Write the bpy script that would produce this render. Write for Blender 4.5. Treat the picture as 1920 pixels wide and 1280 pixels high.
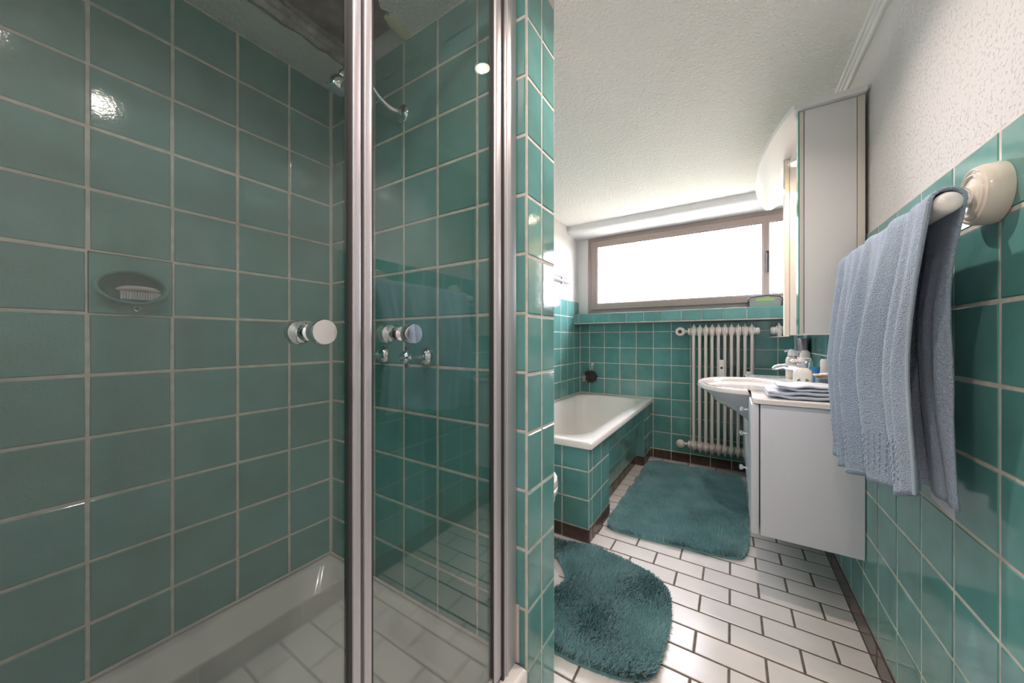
import bpy, math, random
import numpy as np
from mathutils import Matrix, Vector
random.seed(7); rng = np.random.default_rng(7)
for o in list(bpy.data.objects): bpy.data.objects.remove(o)
SC = bpy.context.scene; COL = SC.collection
S = 0.16            # metres per wall-tile pitch; all layout numbers below are in tile pitches
FZ = -7.1           # floor level relative to the lens (tile pitches)
def P(x, y, z): return Vector((x*S, y*S, (z-FZ)*S))

# ------------------------------------------------------------------ camera, world, exposure
cam = bpy.data.cameras.new('camera'); camo = bpy.data.objects.new('camera', cam); COL.objects.link(camo)
cam.sensor_width = 36; cam.lens = 649.57/1920*36; cam.shift_y = -3.48/1920; cam.clip_start = 0.02
camo.location = P(0, 0, 0); camo.rotation_euler = (math.pi/2, 0, 0.5669); SC.camera = camo
w = bpy.data.worlds.new('sky'); SC.world = w; w.use_nodes = True
WB = w.node_tree.nodes['Background']; WB.inputs[0].default_value = (0.93, 0.88, 1.0, 1); WB.inputs[1].default_value = 20.0
SC.view_settings.view_transform = 'Standard'; SC.view_settings.look = 'None'
SC.view_settings.gamma = 1; SC.view_settings.use_curve_mapping = False; SC.view_settings.exposure = 0.75
SPOT_W = (2.3, 4.2, 3.4, 1.2)   # watts of the ceiling spots: by the shower doors, beyond the partition, added fill by the entry, added fill in the shower
HALO_W = 7.0        # watts of the mirror-cabinet halogen
pl = bpy.data.lights.new('window_daylight_portal', 'AREA'); pl.shape = 'RECTANGLE'; pl.size = 10.2*S; pl.size_y = 4.9*S
pl.cycles.is_portal = True
po = bpy.data.objects.new('window_daylight_portal', pl); COL.objects.link(po)
po.location = P(-3.0, 22.35, 4.1); po.rotation_euler = (-math.pi/2, 0, 0)

# ------------------------------------------------------------------ materials
def mat(name, col, rough=0.5, metal=0.0, bump=None, vary=None, objvar=0.0, coat=0.0, spec=0.5, emit=None, sheen=0.0, subsurf=0.0):
    m = bpy.data.materials.new(name); m.use_nodes = True; n = m.node_tree.nodes; l = m.node_tree.links
    b = n['Principled BSDF']; b.inputs['Base Color'].default_value = (*col, 1); b.inputs['Roughness'].default_value = rough
    b.inputs['Metallic'].default_value = metal; b.inputs['Coat Weight'].default_value = coat; b.inputs['Coat Roughness'].default_value = 0.03
    b.inputs['Specular IOR Level'].default_value = spec; b.inputs['Sheen Weight'].default_value = sheen
    if emit: b.inputs['Emission Color'].default_value = (*emit[0], 1); b.inputs['Emission Strength'].default_value = emit[1]
    tc = n.new('ShaderNodeTexCoord')
    colsock = None
    if vary:   # (scale, dark colour, light colour)
        t = n.new('ShaderNodeTexNoise'); t.inputs['Scale'].default_value = vary[0]; t.inputs['Detail'].default_value = 5
        g = n.new('ShaderNodeNewGeometry'); l.new(g.outputs['Position'], t.inputs['Vector'])
        r = n.new('ShaderNodeValToRGB'); r.color_ramp.elements[0].position = .33; r.color_ramp.elements[1].position = .67
        r.color_ramp.elements[0].color = (*vary[1], 1); r.color_ramp.elements[1].color = (*vary[2], 1)
        l.new(t.outputs['Fac'], r.inputs['Fac']); colsock = r.outputs['Color']
    if objvar:
        oi = n.new('ShaderNodeObjectInfo'); h = n.new('ShaderNodeHueSaturation')
        mr = n.new('ShaderNodeMapRange'); mr.inputs['To Min'].default_value = 1-objvar; mr.inputs['To Max'].default_value = 1+objvar
        l.new(oi.outputs['Random'], mr.inputs['Value']); l.new(mr.outputs[0], h.inputs['Value'])
        mh = n.new('ShaderNodeMapRange'); mh.inputs['To Min'].default_value = .5-objvar*.08; mh.inputs['To Max'].default_value = .5+objvar*.08
        mm = n.new('ShaderNodeMath'); mm.operation = 'FRACT'; mu = n.new('ShaderNodeMath'); mu.operation = 'MULTIPLY'; mu.inputs[1].default_value = 7.31
        l.new(oi.outputs['Random'], mu.inputs[0]); l.new(mu.outputs[0], mm.inputs[0]); l.new(mm.outputs[0], mh.inputs['Value']); l.new(mh.outputs[0], h.inputs['Hue'])
        if colsock: l.new(colsock, h.inputs['Color'])
        else: h.inputs['Color'].default_value = (*col, 1)
        colsock = h.outputs['Color']
    if colsock: l.new(colsock, b.inputs['Base Color'])
    if bump:
        last = None
        for kind, scale, dist, strength in bump:
            if kind == 'voronoi':
                t = n.new('ShaderNodeTexVoronoi'); t.feature = 'SMOOTH_F1'; out = t.outputs['Distance']
            else:
                t = n.new('ShaderNodeTexNoise'); t.inputs['Detail'].default_value = 3; out = t.outputs['Fac']
            t.inputs['Scale'].default_value = scale
            g = n.new('ShaderNodeNewGeometry'); l.new(g.outputs['Position'], t.inputs['Vector'])
            if kind == 'pits':
                rr = n.new('ShaderNodeValToRGB'); rr.color_ramp.elements[0].position = .31; rr.color_ramp.elements[1].position = .42
                l.new(out, rr.inputs['Fac']); out = rr.outputs['Color']
            bp = n.new('ShaderNodeBump'); bp.inputs['Distance'].default_value = dist; bp.inputs['Strength'].default_value = strength
            l.new(out, bp.inputs['Height'])
            if last: l.new(last, bp.inputs['Normal'])
            last = bp.outputs['Normal']
        l.new(last, b.inputs['Normal'])
        if coat: l.new(last, b.inputs['Coat Normal'])
    return m
def glass_mat(name, tint, f0=.04, rough=0.0):
    m = bpy.data.materials.new(name); m.use_nodes = True; n = m.node_tree.nodes; l = m.node_tree.links
    n.remove(n['Principled BSDF']); out = n['Material Output']
    tr = n.new('ShaderNodeBsdfTransparent'); tr.inputs[0].default_value = (*tint, 1)
    gl = n.new('ShaderNodeBsdfGlossy'); gl.inputs['Roughness'].default_value = rough
    lw = n.new('ShaderNodeLayerWeight'); lw.inputs['Blend'].default_value = .5       # facing = 1 - cos
    pw = n.new('ShaderNodeMath'); pw.operation = 'POWER'; pw.inputs[1].default_value = 5
    ma = n.new('ShaderNodeMath'); ma.operation = 'MULTIPLY_ADD'; ma.inputs[1].default_value = 1-f0; ma.inputs[2].default_value = f0; ma.use_clamp = True
    mx = n.new('ShaderNodeMixShader'); l.new(lw.outputs['Facing'], pw.inputs[0]); l.new(pw.outputs[0], ma.inputs[0]); l.new(ma.outputs[0], mx.inputs[0]); l.new(tr.outputs[0], mx.inputs[1]); l.new(gl.outputs[0], mx.inputs[2])
    l.new(mx.outputs[0], out.inputs['Surface']); return m
M = {}
M['tile'] = mat('green_glazed_tile', (.12, .325, .30), .08, vary=(9, (.108, .295, .268), (.135, .35, .33)), objvar=.10, bump=[('noise', 14, .004, .12), ('noise', 160, .0005, .25)])
M['grout'] = mat('grout', (.68, .63, .56), .9, vary=(30, (.58, .53, .46), (.74, .69, .62)))
M['brown'] = mat('brown_base_tile', (.085, .055, .045), .25, vary=(25, (.07, .045, .038), (.10, .066, .055)), objvar=.08)
M['floor_tile'] = mat('cream_floor_tile', (.69, .67, .64), .26, vary=(6, (.65, .63, .60), (.73, .71, .68)), objvar=.04, bump=[('noise', 30, .002, .08)])
M['floor_grout'] = mat('dark_grout', (.13, .105, .085), .9, vary=(40, (.10, .08, .065), (.16, .13, .105)))
M['plaster'] = mat('rough_white_plaster', (.68, .67, .65), .9, bump=[('noise', 9, .006, .3), ('pits', 135, .004, .6)])
M['ceil'] = mat('stippled_ceiling_plaster', (.88, .87, .83), .95, bump=[('noise', 110, .010, 1.0), ('noise', 45, .008, .6)])
M['smoothwhite'] = mat('painted_white', (.78, .78, .77), .55)
M['enamel'] = mat('white_enamel', (.80, .78, .74), .12, coat=.3)
M['tray'] = mat('shower_tray_acrylic', (.74, .72, .69), .14, coat=.3)
M['basin'] = mat('cream_ceramic', (.80, .775, .745), .1, coat=.3)
M['ceramic'] = mat('white_ceramic', (.82, .80, .76), .1, coat=.3)
M['beigecer'] = mat('beige_ceramic', (.72, .66, .56), .12, coat=.3)
M['chrome'] = mat('chrome', (.86, .87, .88), .06, 1)
M['alu'] = mat('satin_aluminium', (.60, .585, .60), .45, .65)
M['alud'] = mat('dark_rubber_gap', (.05, .05, .05), .6)
M['silicone'] = mat('silicone_seal', (.62, .60, .54), .5)
M['frame'] = mat('bronze_window_frame', (.36, .29, .265), .4, .15)
M['glass'] = glass_mat('window_glass', (.97, .98, .98))
M['shglass'] = glass_mat('shower_glass', (.93, .955, .95), .075)
M['mirror'] = mat('mirror', (.92, .93, .93), .0, 1)
M['glassedge'] = mat('green_glass_edge', (.10, .33, .26), .15)
M['white'] = mat('white_lacquer', (.72, .72, .72), .35)
M['daylit_white'] = mat('white_lacquer_daylight_tint', (.66, .67, .72), .35)  # white vanity lacquer; bluish daylight is put into the base colour
M['whiteg'] = mat('white_gloss_lacquer', (.78, .76, .73), .12, coat=.4)
M['beige'] = mat('beige_edging', (.66, .62, .55), .5)
M['radiator'] = mat('radiator_enamel', (.74, .68, .63), .3)
M['dark'] = mat('dark_plastic', (.03, .03, .035), .45)
M['rug'] = mat('teal_shag_pile', (.2, .36, .37), .95, vary=(7, (.14, .325, .345), (.225, .435, .455)), sheen=.2)
M['rugbase'] = mat('rug_backing', (.18, .33, .34), .95)
M['towel'] = mat('blue_grey_terry', (.36, .46, .59), .95, bump=[('noise', 330, .006, 1.0), ('noise', 60, .004, .35)], sheen=.35, vary=(260, (.31, .405, .525), (.41, .515, .645)))
M['towelw'] = mat('pale_blue_terry', (.60, .65, .74), .95, bump=[('noise', 420, .003, .8)], sheen=.3, vary=(40, (.55, .60, .70), (.66, .70, .78)))
M['towelg'] = mat('grey_terry', (.20, .20, .205), .95, bump=[('noise', 420, .003, .8)])
M['towelb'] = mat('slate_blue_terry', (.22, .32, .36), .95, bump=[('noise', 420, .003, .8)])
M['hem'] = mat('towel_hem', (.42, .50, .58), .9)
M['label'] = mat('white_label', (.70, .70, .78), .7)
M['rust'] = mat('bare_brown_board', (.16, .12, .095), .9, vary=(14, (.08, .06, .05), (.24, .18, .14)), bump=[('noise', 60, .01, .6)])
M['batten'] = mat('old_metal_batten', (.30, .27, .19), .45, .4, vary=(22, (.16, .13, .08), (.42, .41, .36)), bump=[('noise', 40, .01, .6)])
M['torn'] = mat('torn_plaster_paper', (.72, .66, .46), .9, bump=[('noise', 60, .01, .7)])
M['bristle'] = mat('white_bristle', (.72, .72, .72), .8)
M['brush'] = mat('pinkish_white_plastic', (.72, .64, .60), .4)
M['sponge'] = mat('charcoal_mesh_sponge', (.055, .05, .05), .95, bump=[('noise', 200, .008, 1)])
M['cord'] = mat('white_cord', (.8, .8, .78), .7)
M['green'] = mat('lime_green_cloth', (.30, .52, .17), .8)
M['greycloth'] = mat('grey_case_cloth', (.28, .32, .30), .8)
M['blue'] = mat('blue_plastic', (.03, .16, .42), .3)
M['greybox'] = mat('blue_grey_box', (.12, .16, .20), .4)
M['pinkbox'] = mat('pink_cream_box', (.62, .46, .38), .4)
M['yellow'] = mat('pale_yellow_box', (.62, .52, .24), .4)
M['cream'] = mat('cream_plastic', (.78, .72, .60), .3)
M['pinkl'] = mat('pink_print', (.62, .24, .28), .5)
M['leaf'] = mat('leaf_print', (.10, .19, .09), .6)
M['greycap'] = mat('grey_plastic', (.42, .46, .52), .35)
M['halogen'] = mat('halogen_bulb', (1, 1, 1), .3, emit=((1.0, .74, .46), 60))
M['led'] = mat('spot_lens', (1, 1, 1), .3, emit=((1.0, .84, .66), 6))
M['door'] = mat('white_door', (.72, .71, .69), .4)

# ------------------------------------------------------------------ mesh helpers
class MB:
    def __init__(s): s.v = []; s.f = []
    def add(s, vs, fs):
        b = len(s.v); s.v += [tuple(p) for p in vs]; s.f += [tuple(i+b for i in f) for f in fs]; return s
    def box(s, x0, x1, y0, y1, z0, z1, bev=0.0):
        if bev <= 0:
            vs = [(x, y, z) for z in (z0, z1) for y in (y0, y1) for x in (x0, x1)]
            return s.add(vs, [(0,2,3,1), (4,5,7,6), (0,1,5,4), (2,6,7,3), (0,4,6,2), (1,3,7,5)])
        import bmesh
        bm = bmesh.new(); bmesh.ops.create_cube(bm, size=1)
        for v in bm.verts: v.co = Vector(((x0+x1)/2+v.co.x*(x1-x0), (y0+y1)/2+v.co.y*(y1-y0), (z0+z1)/2+v.co.z*(z1-z0)))
        bmesh.ops.bevel(bm, geom=bm.edges[:], offset=bev, segments=3, profile=.5, affect='EDGES', clamp_overlap=True)
        bm.verts.index_update(); s.add([v.co[:] for v in bm.verts], [[v.index for v in f.verts] for f in bm.faces]); bm.free(); return s
    def rings(s, rings, closed=True, cap0=False, cap1=False):
        n = len(rings[0]); vs = [p for r in rings for p in r]; fs = []
        for i in range(len(rings)-1):
            for j in range(n if closed else n-1):
                k = (j+1) % n; fs.append((i*n+j, i*n+k, (i+1)*n+k, (i+1)*n+j))
        if cap0: fs.append(tuple(reversed(range(n))))
        if cap1: fs.append(tuple(range((len(rings)-1)*n, len(rings)*n)))
        return s.add(vs, fs)
    def tube(s, pts, r, n=12, caps=True):
        pts = [Vector(p) for p in pts]; rs = r if isinstance(r, (list, tuple)) else [r]*len(pts); R = []
        ref = None
        for i, p in enumerate(pts):
            d = (pts[min(i+1, len(pts)-1)]-pts[max(i-1, 0)]).normalized()
            if ref is None: ref = d.orthogonal().normalized()
            ref = (ref-d*ref.dot(d)).normalized(); b = d.cross(ref)
            R.append([tuple(p+(ref*math.cos(2*math.pi*k/n)+b*math.sin(2*math.pi*k/n))*rs[i]) for k in range(n)])
        return s.rings(R, True, caps, caps)
    def lathe(s, prof, c, axis=(0,0,1), n=24, squash=1.0):   # prof: (radius, distance along axis)
        ax = Vector(axis).normalized(); u = ax.orthogonal().normalized(); v = ax.cross(u); c = Vector(c); R = []
        for r, h in prof:
            r = max(r, 1e-4); R.append([tuple(c+ax*h+(u*math.cos(2*math.pi*k/n)+v*math.sin(2*math.pi*k/n)*squash)*r) for k in range(n)])
        return s.rings(R, True, True, True)
    def prism(s, poly, axis, a, b):    # poly in the two other axes (x: (y,z), y: (x,z), z: (x,y))
        def q(p, t): return {'x': (t, p[0], p[1]), 'y': (p[0], t, p[1]), 'z': (p[0], p[1], t)}[axis]
        n = len(poly); s.add([q(p, a) for p in poly]+[q(p, b) for p in poly], [tuple(range(n)), tuple(reversed(range(n, 2*n)))]+[(i, (i+1) % n+0, (i+1) % n+n, i+n) for i in range(n)]); return s
    def build(s, name, m, parent=None, smooth=30, world=True, recalc=True):
        import bmesh
        me = bpy.data.meshes.new(name)
        me.from_pydata([P(*p) for p in s.v] if world else [Vector(p)*S for p in s.v], [], s.f)
        if recalc:
            bm = bmesh.new(); bm.from_mesh(me); bmesh.ops.recalc_face_normals(bm, faces=bm.faces); bm.to_mesh(me); bm.free()
        if smooth:
            me.polygons.foreach_set('use_smooth', [True]*len(me.polygons)); me.set_sharp_from_angle(angle=math.radians(smooth))
        me.materials.append(M[m] if isinstance(m, str) else m)
        o = bpy.data.objects.new(name, me); COL.objects.link(o)
        if parent: o.parent = parent
        if parent and parent.type == 'EMPTY': o.matrix_parent_inverse = Matrix.Translation(-parent.location)
        return o
def tag(o, label, cat, group=None, kind=None):
    o['label'] = label; o['category'] = cat
    if group: o['group'] = group
    if kind: o['kind'] = kind
    return o
def struct(o, label, cat): return tag(o, label, cat, kind='structure')
def thing(name, loc, label, cat, group=None):
    e = bpy.data.objects.new(name, None); COL.objects.link(e); e.location = P(*loc); e.empty_display_size = .05
    return tag(e, label, cat, group)
def lines(a, b, off, p=1.0, sliver=.06):
    k0 = math.ceil((a-off)/p-1e-6); L = [a]; k = k0
    while off+k*p < b-1e-6:
        x = off+k*p
        if x-L[-1] > sliver and b-x > sliver: L.append(x)
        k += 1
    return L+[b]
TM = {}
def tile_mesh(w, h, m, depth=.05, ch=.022):
    key = (round(w, 3), round(h, 3), m, depth)
    if key in TM: return TM[key]
    a, b = w/2, h/2; vs = []
    for (i, zz) in ((0, -depth), (0, -ch*.7), (ch, 0)):
        vs += [(-a+i, -b+i, zz), (a-i, -b+i, zz), (a-i, b-i, zz), (-a+i, b-i, zz)]
    fs = [(8,9,10,11)]
    for r in (0, 4):
        for j in range(4): fs.append((r+j, r+(j+1) % 4, r+4+(j+1) % 4, r+4+j))
    me = bpy.data.meshes.new('tile'); me.from_pydata([Vector(v)*S for v in vs], [], fs); me.materials.append(M[m]); TM[key] = me
    return me
def tile_obj(name, parent, c, N, V, w, h, m, tilt=.005, depth=.05):
    N = Vector(N).normalized(); V = Vector(V).normalized(); U = V.cross(N)
    me = tile_mesh(w, h, m, depth); o = bpy.data.objects.new(name, me); COL.objects.link(o); o.parent = parent
    R = Matrix((U, V, N)).transposed().to_4x4()
    T = Matrix.Rotation(random.uniform(-tilt, tilt), 4, 'X') @ Matrix.Rotation(random.uniform(-tilt, tilt), 4, 'Y')
    mw = Matrix.Translation(P(*c)) @ R @ T
    if parent.type == 'EMPTY': o.matrix_parent_inverse = Matrix.Translation(-parent.location)
    o.matrix_basis = mw
    return o
def tiles(name, parent, axis, sgn, c, us, vs, m='tile', j=.034, skip=(), tilt=.005, depth=.05):
    for i in range(len(us)-1):
        for k in range(len(vs)-1):
            if (i, k) in skip: continue
            u, v = (us[i]+us[i+1])/2, (vs[k]+vs[k+1])/2; ww, hh = us[i+1]-us[i]-j, vs[k+1]-vs[k]-j
            if axis == 'x': tile_obj(name, parent, (c, u, v), (sgn,0,0), (0,0,1), ww, hh, m, tilt, depth)
            elif axis == 'y': tile_obj(name, parent, (u, c, v), (0,sgn,0), (0,0,1), ww, hh, m, tilt, depth)
            else: tile_obj(name, parent, (u, v, c), (0,0,sgn), (0,1,0), ww, hh, m, tilt, depth)

# ------------------------------------------------------------------ room shell
XR, XL, YW, YB, XC, ZC, ZS = 2.629, -8.724, 22.26, 5.03, -2.898, 7.08, 6.42
YF = -3.6; ROW = .445; TOP = 2.457; BT = -6.55
g = .010      # grout sits this far behind the tile faces
# floor
fl = struct(MB().box(XL-1, XR+1, YF-1, YW+1, FZ-1, FZ-g).build('floor', 'floor_grout', smooth=0), 'dark grouted floor carrying cream rectangular tiles in running bond', 'floor')
RP, LP = .7035, 1.372
k = 0; r0 = 10.265-.7035*20
for k in range(0, 55):
    ya = r0+k*RP; yb = ya+RP
    if yb < YF or ya > YW: continue
    ya2, yb2 = max(ya, YF), min(yb, YW)
    if yb2-ya2 < .06: continue
    off = -.75 if k % 2 == 0 else -.064
    for xa, xb in zip(*(lambda L: (L[:-1], L[1:]))(lines(XL, XR, off, LP))):
        yc = (ya2+yb2)/2; xc = (xa+xb)/2
        if xc < XC-.3 and yc < YB+1: continue            # under the shower tray and the partition
        if xc < -5.3 and yc > 11.9: continue             # under the bathtub
        if yc < 2.2: continue                            # behind the lens, see the joined piece below
        tile_obj('floor_tile', fl, (xc, yc, FZ), (0,0,1), (0,1,0), xb-xa-.035, yb2-ya2-.035, 'floor_tile', .0015, .03)
mb = MB()
for k in range(0, 55):
    ya = r0+k*RP; yb = ya+RP
    if yb < YF or (ya+yb)/2 >= 2.2: continue
    off = -.75 if k % 2 == 0 else -.064
    L = lines(XC+.1, XR, off, LP)
    for xa, xb in zip(L[:-1], L[1:]): mb.box(xa+.017, xb-.017, max(ya, YF)+.017, yb-.017, FZ-.03, FZ)
o = mb.build('floor_tile_field', 'floor_tile', fl, 0); o['kind'] = 'stuff'
# right wall
wr = struct(MB().box(XR+.05, XR+1, YF-1, YW+1, FZ, ZC+.5).build('wall_right', 'plaster', smooth=0), 'white rough plaster wall above green tiles, behind the towel rail', 'wall')
MB().box(XR+g, XR+.06, 5.4, YW, BT, TOP-.01).build('grout_bed', 'grout', wr, 0)
ys = lines(5.4, YW, 6.474); zs = lines(BT, TOP, TOP-9)
tiles('wall_tile', wr, 'x', -1, XR, ys, zs)
br = struct(MB().box(XR+g, XR+.06, YF, YW, FZ, BT+.01).build('baseboard_right', 'grout', smooth=0), 'dark brown tile baseboard along the right wall', 'baseboard')
tiles('base_tile', br, 'x', -1, XR-.02, lines(YF, YW, 6.474, 2.0), [FZ+.01, BT], 'brown', depth=.06, tilt=.002)
# left wall
wl = struct(MB().box(XL-1.5, XL-.5, YF-1, YW+1, FZ, ZC+.5).build('wall_left', 'plaster', smooth=0), 'left wall, tiled green to the ceiling in the shower and half height over the bathtub', 'wall')
ysl = lines(-.15, YB, 1.031); zsl = lines(-6.0, ZS, 4.4269); DI, DK = ysl.index(1.031), [i for i, z in enumerate(zsl) if abs(z-.4269) < .01][0]
dy0, dy1, dz0, dz1 = ysl[DI], ysl[DI+1], zsl[DK], zsl[DK+1]
mb = MB().box(XL-.5, XL-g, -.7, dy0, -6.1, ZS+.6).box(XL-.5, XL-g, dy1, YB+.4, -6.1, ZS+.6).box(XL-.5, XL-g, dy0, dy1, -6.1, dz0).box(XL-.5, XL-g, dy0, dy1, dz1, ZS+.6)
mb.build('grout_bed', 'grout', wl, 0)
tiles('wall_tile', wl, 'x', 1, XL, ysl, zsl, skip={(DI, DK)})
MB().box(XL-.5, XL-.05, YB+1, YW+1, FZ, ZC).build('plaster_face', 'plaster', wl, 0)
MB().box(XL-.1, XL-g, YB+1.06, YW, FZ, TOP-.01).build('grout_bed', 'grout', wl, 0)
zlt = lines(BT, TOP+.02, .46)
tiles('wall_tile', wl, 'x', 1, XL, lines(6.09, YW, .22), zlt)
# partition wall between shower and toilet
wp = struct(MB().box(XL-.4, XC-g, YB+g, 6.09-g, FZ, ZC+.3).build('wall_shower', 'grout', smooth=0), 'green tiled partition wall between shower and toilet', 'wall')
zsp = lines(-6.0, ZS, 4.45)
tiles('wall_tile', wp, 'y', -1, YB, lines(XL+.03, XC-.02, -6.9652), zsp)
tiles('wall_tile', wp, 'x', 1, XC, [YB+.01, 5.569, 6.09], lines(FZ+.02, 6.37, 5.415))
tiles('wall_tile', wp, 'y', 1, 6.09, lines(XL, XC-.02, -6.9652), lines(BT, TOP, TOP-9))
MB().box(XL, XC-.005, YB+.005, 6.085, 6.37, ZC).build('plaster_head', 'plaster', wp, 0)
MB().tube([(XL+.015, YB-.015, -5.5), (XL+.015, YB-.015, ZS)], .045, 8).build('corner_seal', 'silicone', wp)
# shower side wall behind the lens, bulkhead over the door
wf = struct(MB().box(XL-.4, XC, -.75, -.15, FZ, ZC+.3).build('wall_shower_front', 'tile', smooth=0), 'green tiled side wall of the shower beside the camera', 'wall')
bk = struct(MB().box(-3.45, XC, -.15, YB, ZS, ZC+.2).build('trim_bulkhead', 'plaster', smooth=0), 'white plaster bulkhead above the shower door', 'bulkhead')
# wall and door behind the lens
wb = struct(MB().box(XC-.5, XR+1, YF-1, YF, FZ, ZC+.5).build('wall_front', 'plaster', smooth=0), 'white plaster wall with the door, behind the camera', 'wall')
wc = struct(MB().box(XC-.6, XC, YF, -.75, FZ, ZC+.5).build('wall_entry', 'plaster', smooth=0), 'short white wall beside the entry', 'wall')
dr = struct(MB().box(-1.9, 2.2, YF, YF+.25, FZ, 5.4, .03).build('door_1', 'door'), 'white bathroom door behind the camera', 'door')
MB().tube([(-1.5, YF+.25, -.7), (-1.5, YF+.6, -.7), (-.8, YF+.62, -.7)], .06, 10).build('door_handle', 'chrome', dr)
# window wall
ww = struct(MB().box(XL-1, XR+1, YW+g, YW+1.4, FZ, 1.3).build('wall_window', 'grout', smooth=0), 'window wall, green tiled below the sill and white plaster above', 'wall')
mb = MB(); WX0, WX1, WZ0, WZ1 = -8.05, 2.05, 1.64, 6.6
mb.box(XL-1, WX0, 22.05, YW+1.4, 1.2, ZC+.5).box(WX1, XR+1, 22.05, YW+1.4, 1.2, ZC+.5).box(WX0, WX1, 22.05, YW+1.4, WZ1, ZC+.5).box(WX0, WX1, 22.05, YW+1.4, 1.2, WZ0)
mb.build('plaster_surround', 'smoothwhite', ww, 0)
tiles('wall_tile', ww, 'y', -1, YW, lines(XL+.02, XR-.02, -8.043), lines(BT, 1.06, .48))
bw = struct(MB().box(-4.2, XR, YW-.03, YW+.05, FZ, BT+.01).build('baseboard_window', 'grout', smooth=0), 'dark brown tile baseboard under the radiator', 'baseboard')
tiles('base_tile', bw, 'y', -1, YW-.05, lines(-4.2, XR-.02, -8.043), [FZ+.01, BT], 'brown', depth=.06, tilt=.002)
# sill
sl = struct(MB().box(XL, XR, 21.2, YW+.05, 1.02, 1.62).build('window_sill', 'grout', smooth=0), 'green tiled window sill ledge above the radiator', 'sill')
MB().box(XL+.02, XR, 21.19, YW-.03, 1.0, 1.025).build('sill_underside', mat('grey_sill_underside', (.33, .33, .32), .6), sl, 0)
tiles('sill_tile', sl, 'y', -1, 21.17, lines(XL+.02, XR-.02, -8.38), [1.06, 1.64])
tiles('sill_tile', sl, 'z', 1, 1.65, lines(XL+.02, XR-.02, -8.38), [21.18, 22.04])
# beam over the window
struct(MB().prism([(20.26, ZC+.1), (20.26, 6.86), (20.32, 6.76), (20.45, 6.69), (20.62, 6.66), (22.06, 6.61), (22.06, ZC+.1)], 'x', XL-.3, XR+.3).build('trim_beam', 'smoothwhite', smooth=40), 'smooth white boxed beam above the window', 'beam')
# ceilings
struct(MB().box(XC-.6, XR+1, YF-1, 6.1, ZC, ZC+1).box(XL-1, XR+1, 6.08, YW+1, ZC, ZC+1).build('ceiling', 'ceil', smooth=0), 'white stippled plaster ceiling', 'ceiling')
def jag(x, y0, y1, n, amp, drift=0):
    out = []
    for i in range(n+1):
        y = y0+(y1-y0)*i/n; out.append((x+drift*i/n+(random.uniform(-amp, amp) if 0 < i < n else 0), y))
    return out
zt = ZS+.13
left_edge = jag(-7.69, .4, YB+.02, 14, .035); right_edge = [(-5.70+dx, y) for dx, y in ((.1, .4), (-.05, 1.2), (.06, 2.0), (-.05, 2.7), (.04, 3.4), (-.02, 3.8), (.10, 4.1), (-.06, 4.3), (.05, 4.5), (-.10, 4.62), (-.16, 4.9), (-.26, YB+.02))]
cs = MB().prism([(XL-.05, .4)]+left_edge+[(XL-.05, YB+.02)], 'z', ZS, zt)
cs.prism(right_edge+[(-3.4, YB+.02), (-3.4, .4)], 'z', ZS, zt)
cs.box(XL-.05, -3.4, -.2, .4, ZS, zt)
cs = struct(cs.build('ceiling_shower', 'ceil', smooth=0), 'lower stippled ceiling over the shower with a torn open strip', 'ceiling')
MB().box(XL, -3.4, -.2, YB+.02, zt+.35, zt+.42).build('bare_board', 'rust', cs, 0)
MB().box(XL, -7.95, -.2, YB+.02, zt, zt+.38).box(-5.45, -5.35, -.2, YB+.02, zt, zt+.38).build('cavity_side', 'rust', cs, 0)
bt = MB(); ny = 26; R = []
for i in range(ny+1):
    y = .35+(YB-.33)*i/ny; dx = random.uniform(-.025, .025); dz = random.uniform(-.02, .02)
    R.append([(-7.72+dx, y, ZS-.01+dz), (-7.60+dx*.5, y, ZS-.05+dz), (-7.52, y, ZS+.02), (-7.47-dx, y, ZS+.02+dz), (-7.40-dx, y, ZS+.10), (-7.42, y, ZS+.26), (-7.66, y, ZS+.26)])
bt.rings(R, True, True, True); bt.build('batten', 'batten', cs, 20)
fl_ = MB(); R = []
for i in range(9):
    t = i/8; y = 4.45+.57*t; wd = .07*math.sin(math.pi*min(1, t*.9+.1))+.03
    R.append([(-5.80-.10*t-wd, y, ZS-.02+.04*random.random()), (-5.74-.1*t-wd*.4, y, ZS-.05), (-5.62-.1*t, y, ZS-.012), (-5.60-.1*t, y, ZS+.04), (-5.78-.1*t-wd, y, ZS+.03)])
fl_.rings(R, True, True, True).build('torn_flap', 'torn', cs, 60)
# ceiling trim along the right wall
tr = MB().box(2.47, 2.56, YF, 20.3, ZC-.07, ZC+.01, .02).box(XR-.03, XR+.06, YF, 20.3, ZC-.25, ZC-.04, .025).box(2.54, XR+.02, YF, 20.3, ZC-.13, ZC+.01, .02)
struct(tr.build('trim_1', 'smoothwhite'), 'thin white trim strip between ceiling and right wall', 'trim')

# ------------------------------------------------------------------ garden ground outside
struct(MB().box(-180, 180, YW+2.5, 300, FZ-4.5, FZ-4).build('ground', mat('dry_lawn', (.21, .205, .125), .95, vary=(2, (.18, .175, .10), (.24, .235, .15))), smooth=0), 'dry pale lawn outside the window, hidden below the sill', 'lawn')
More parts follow.
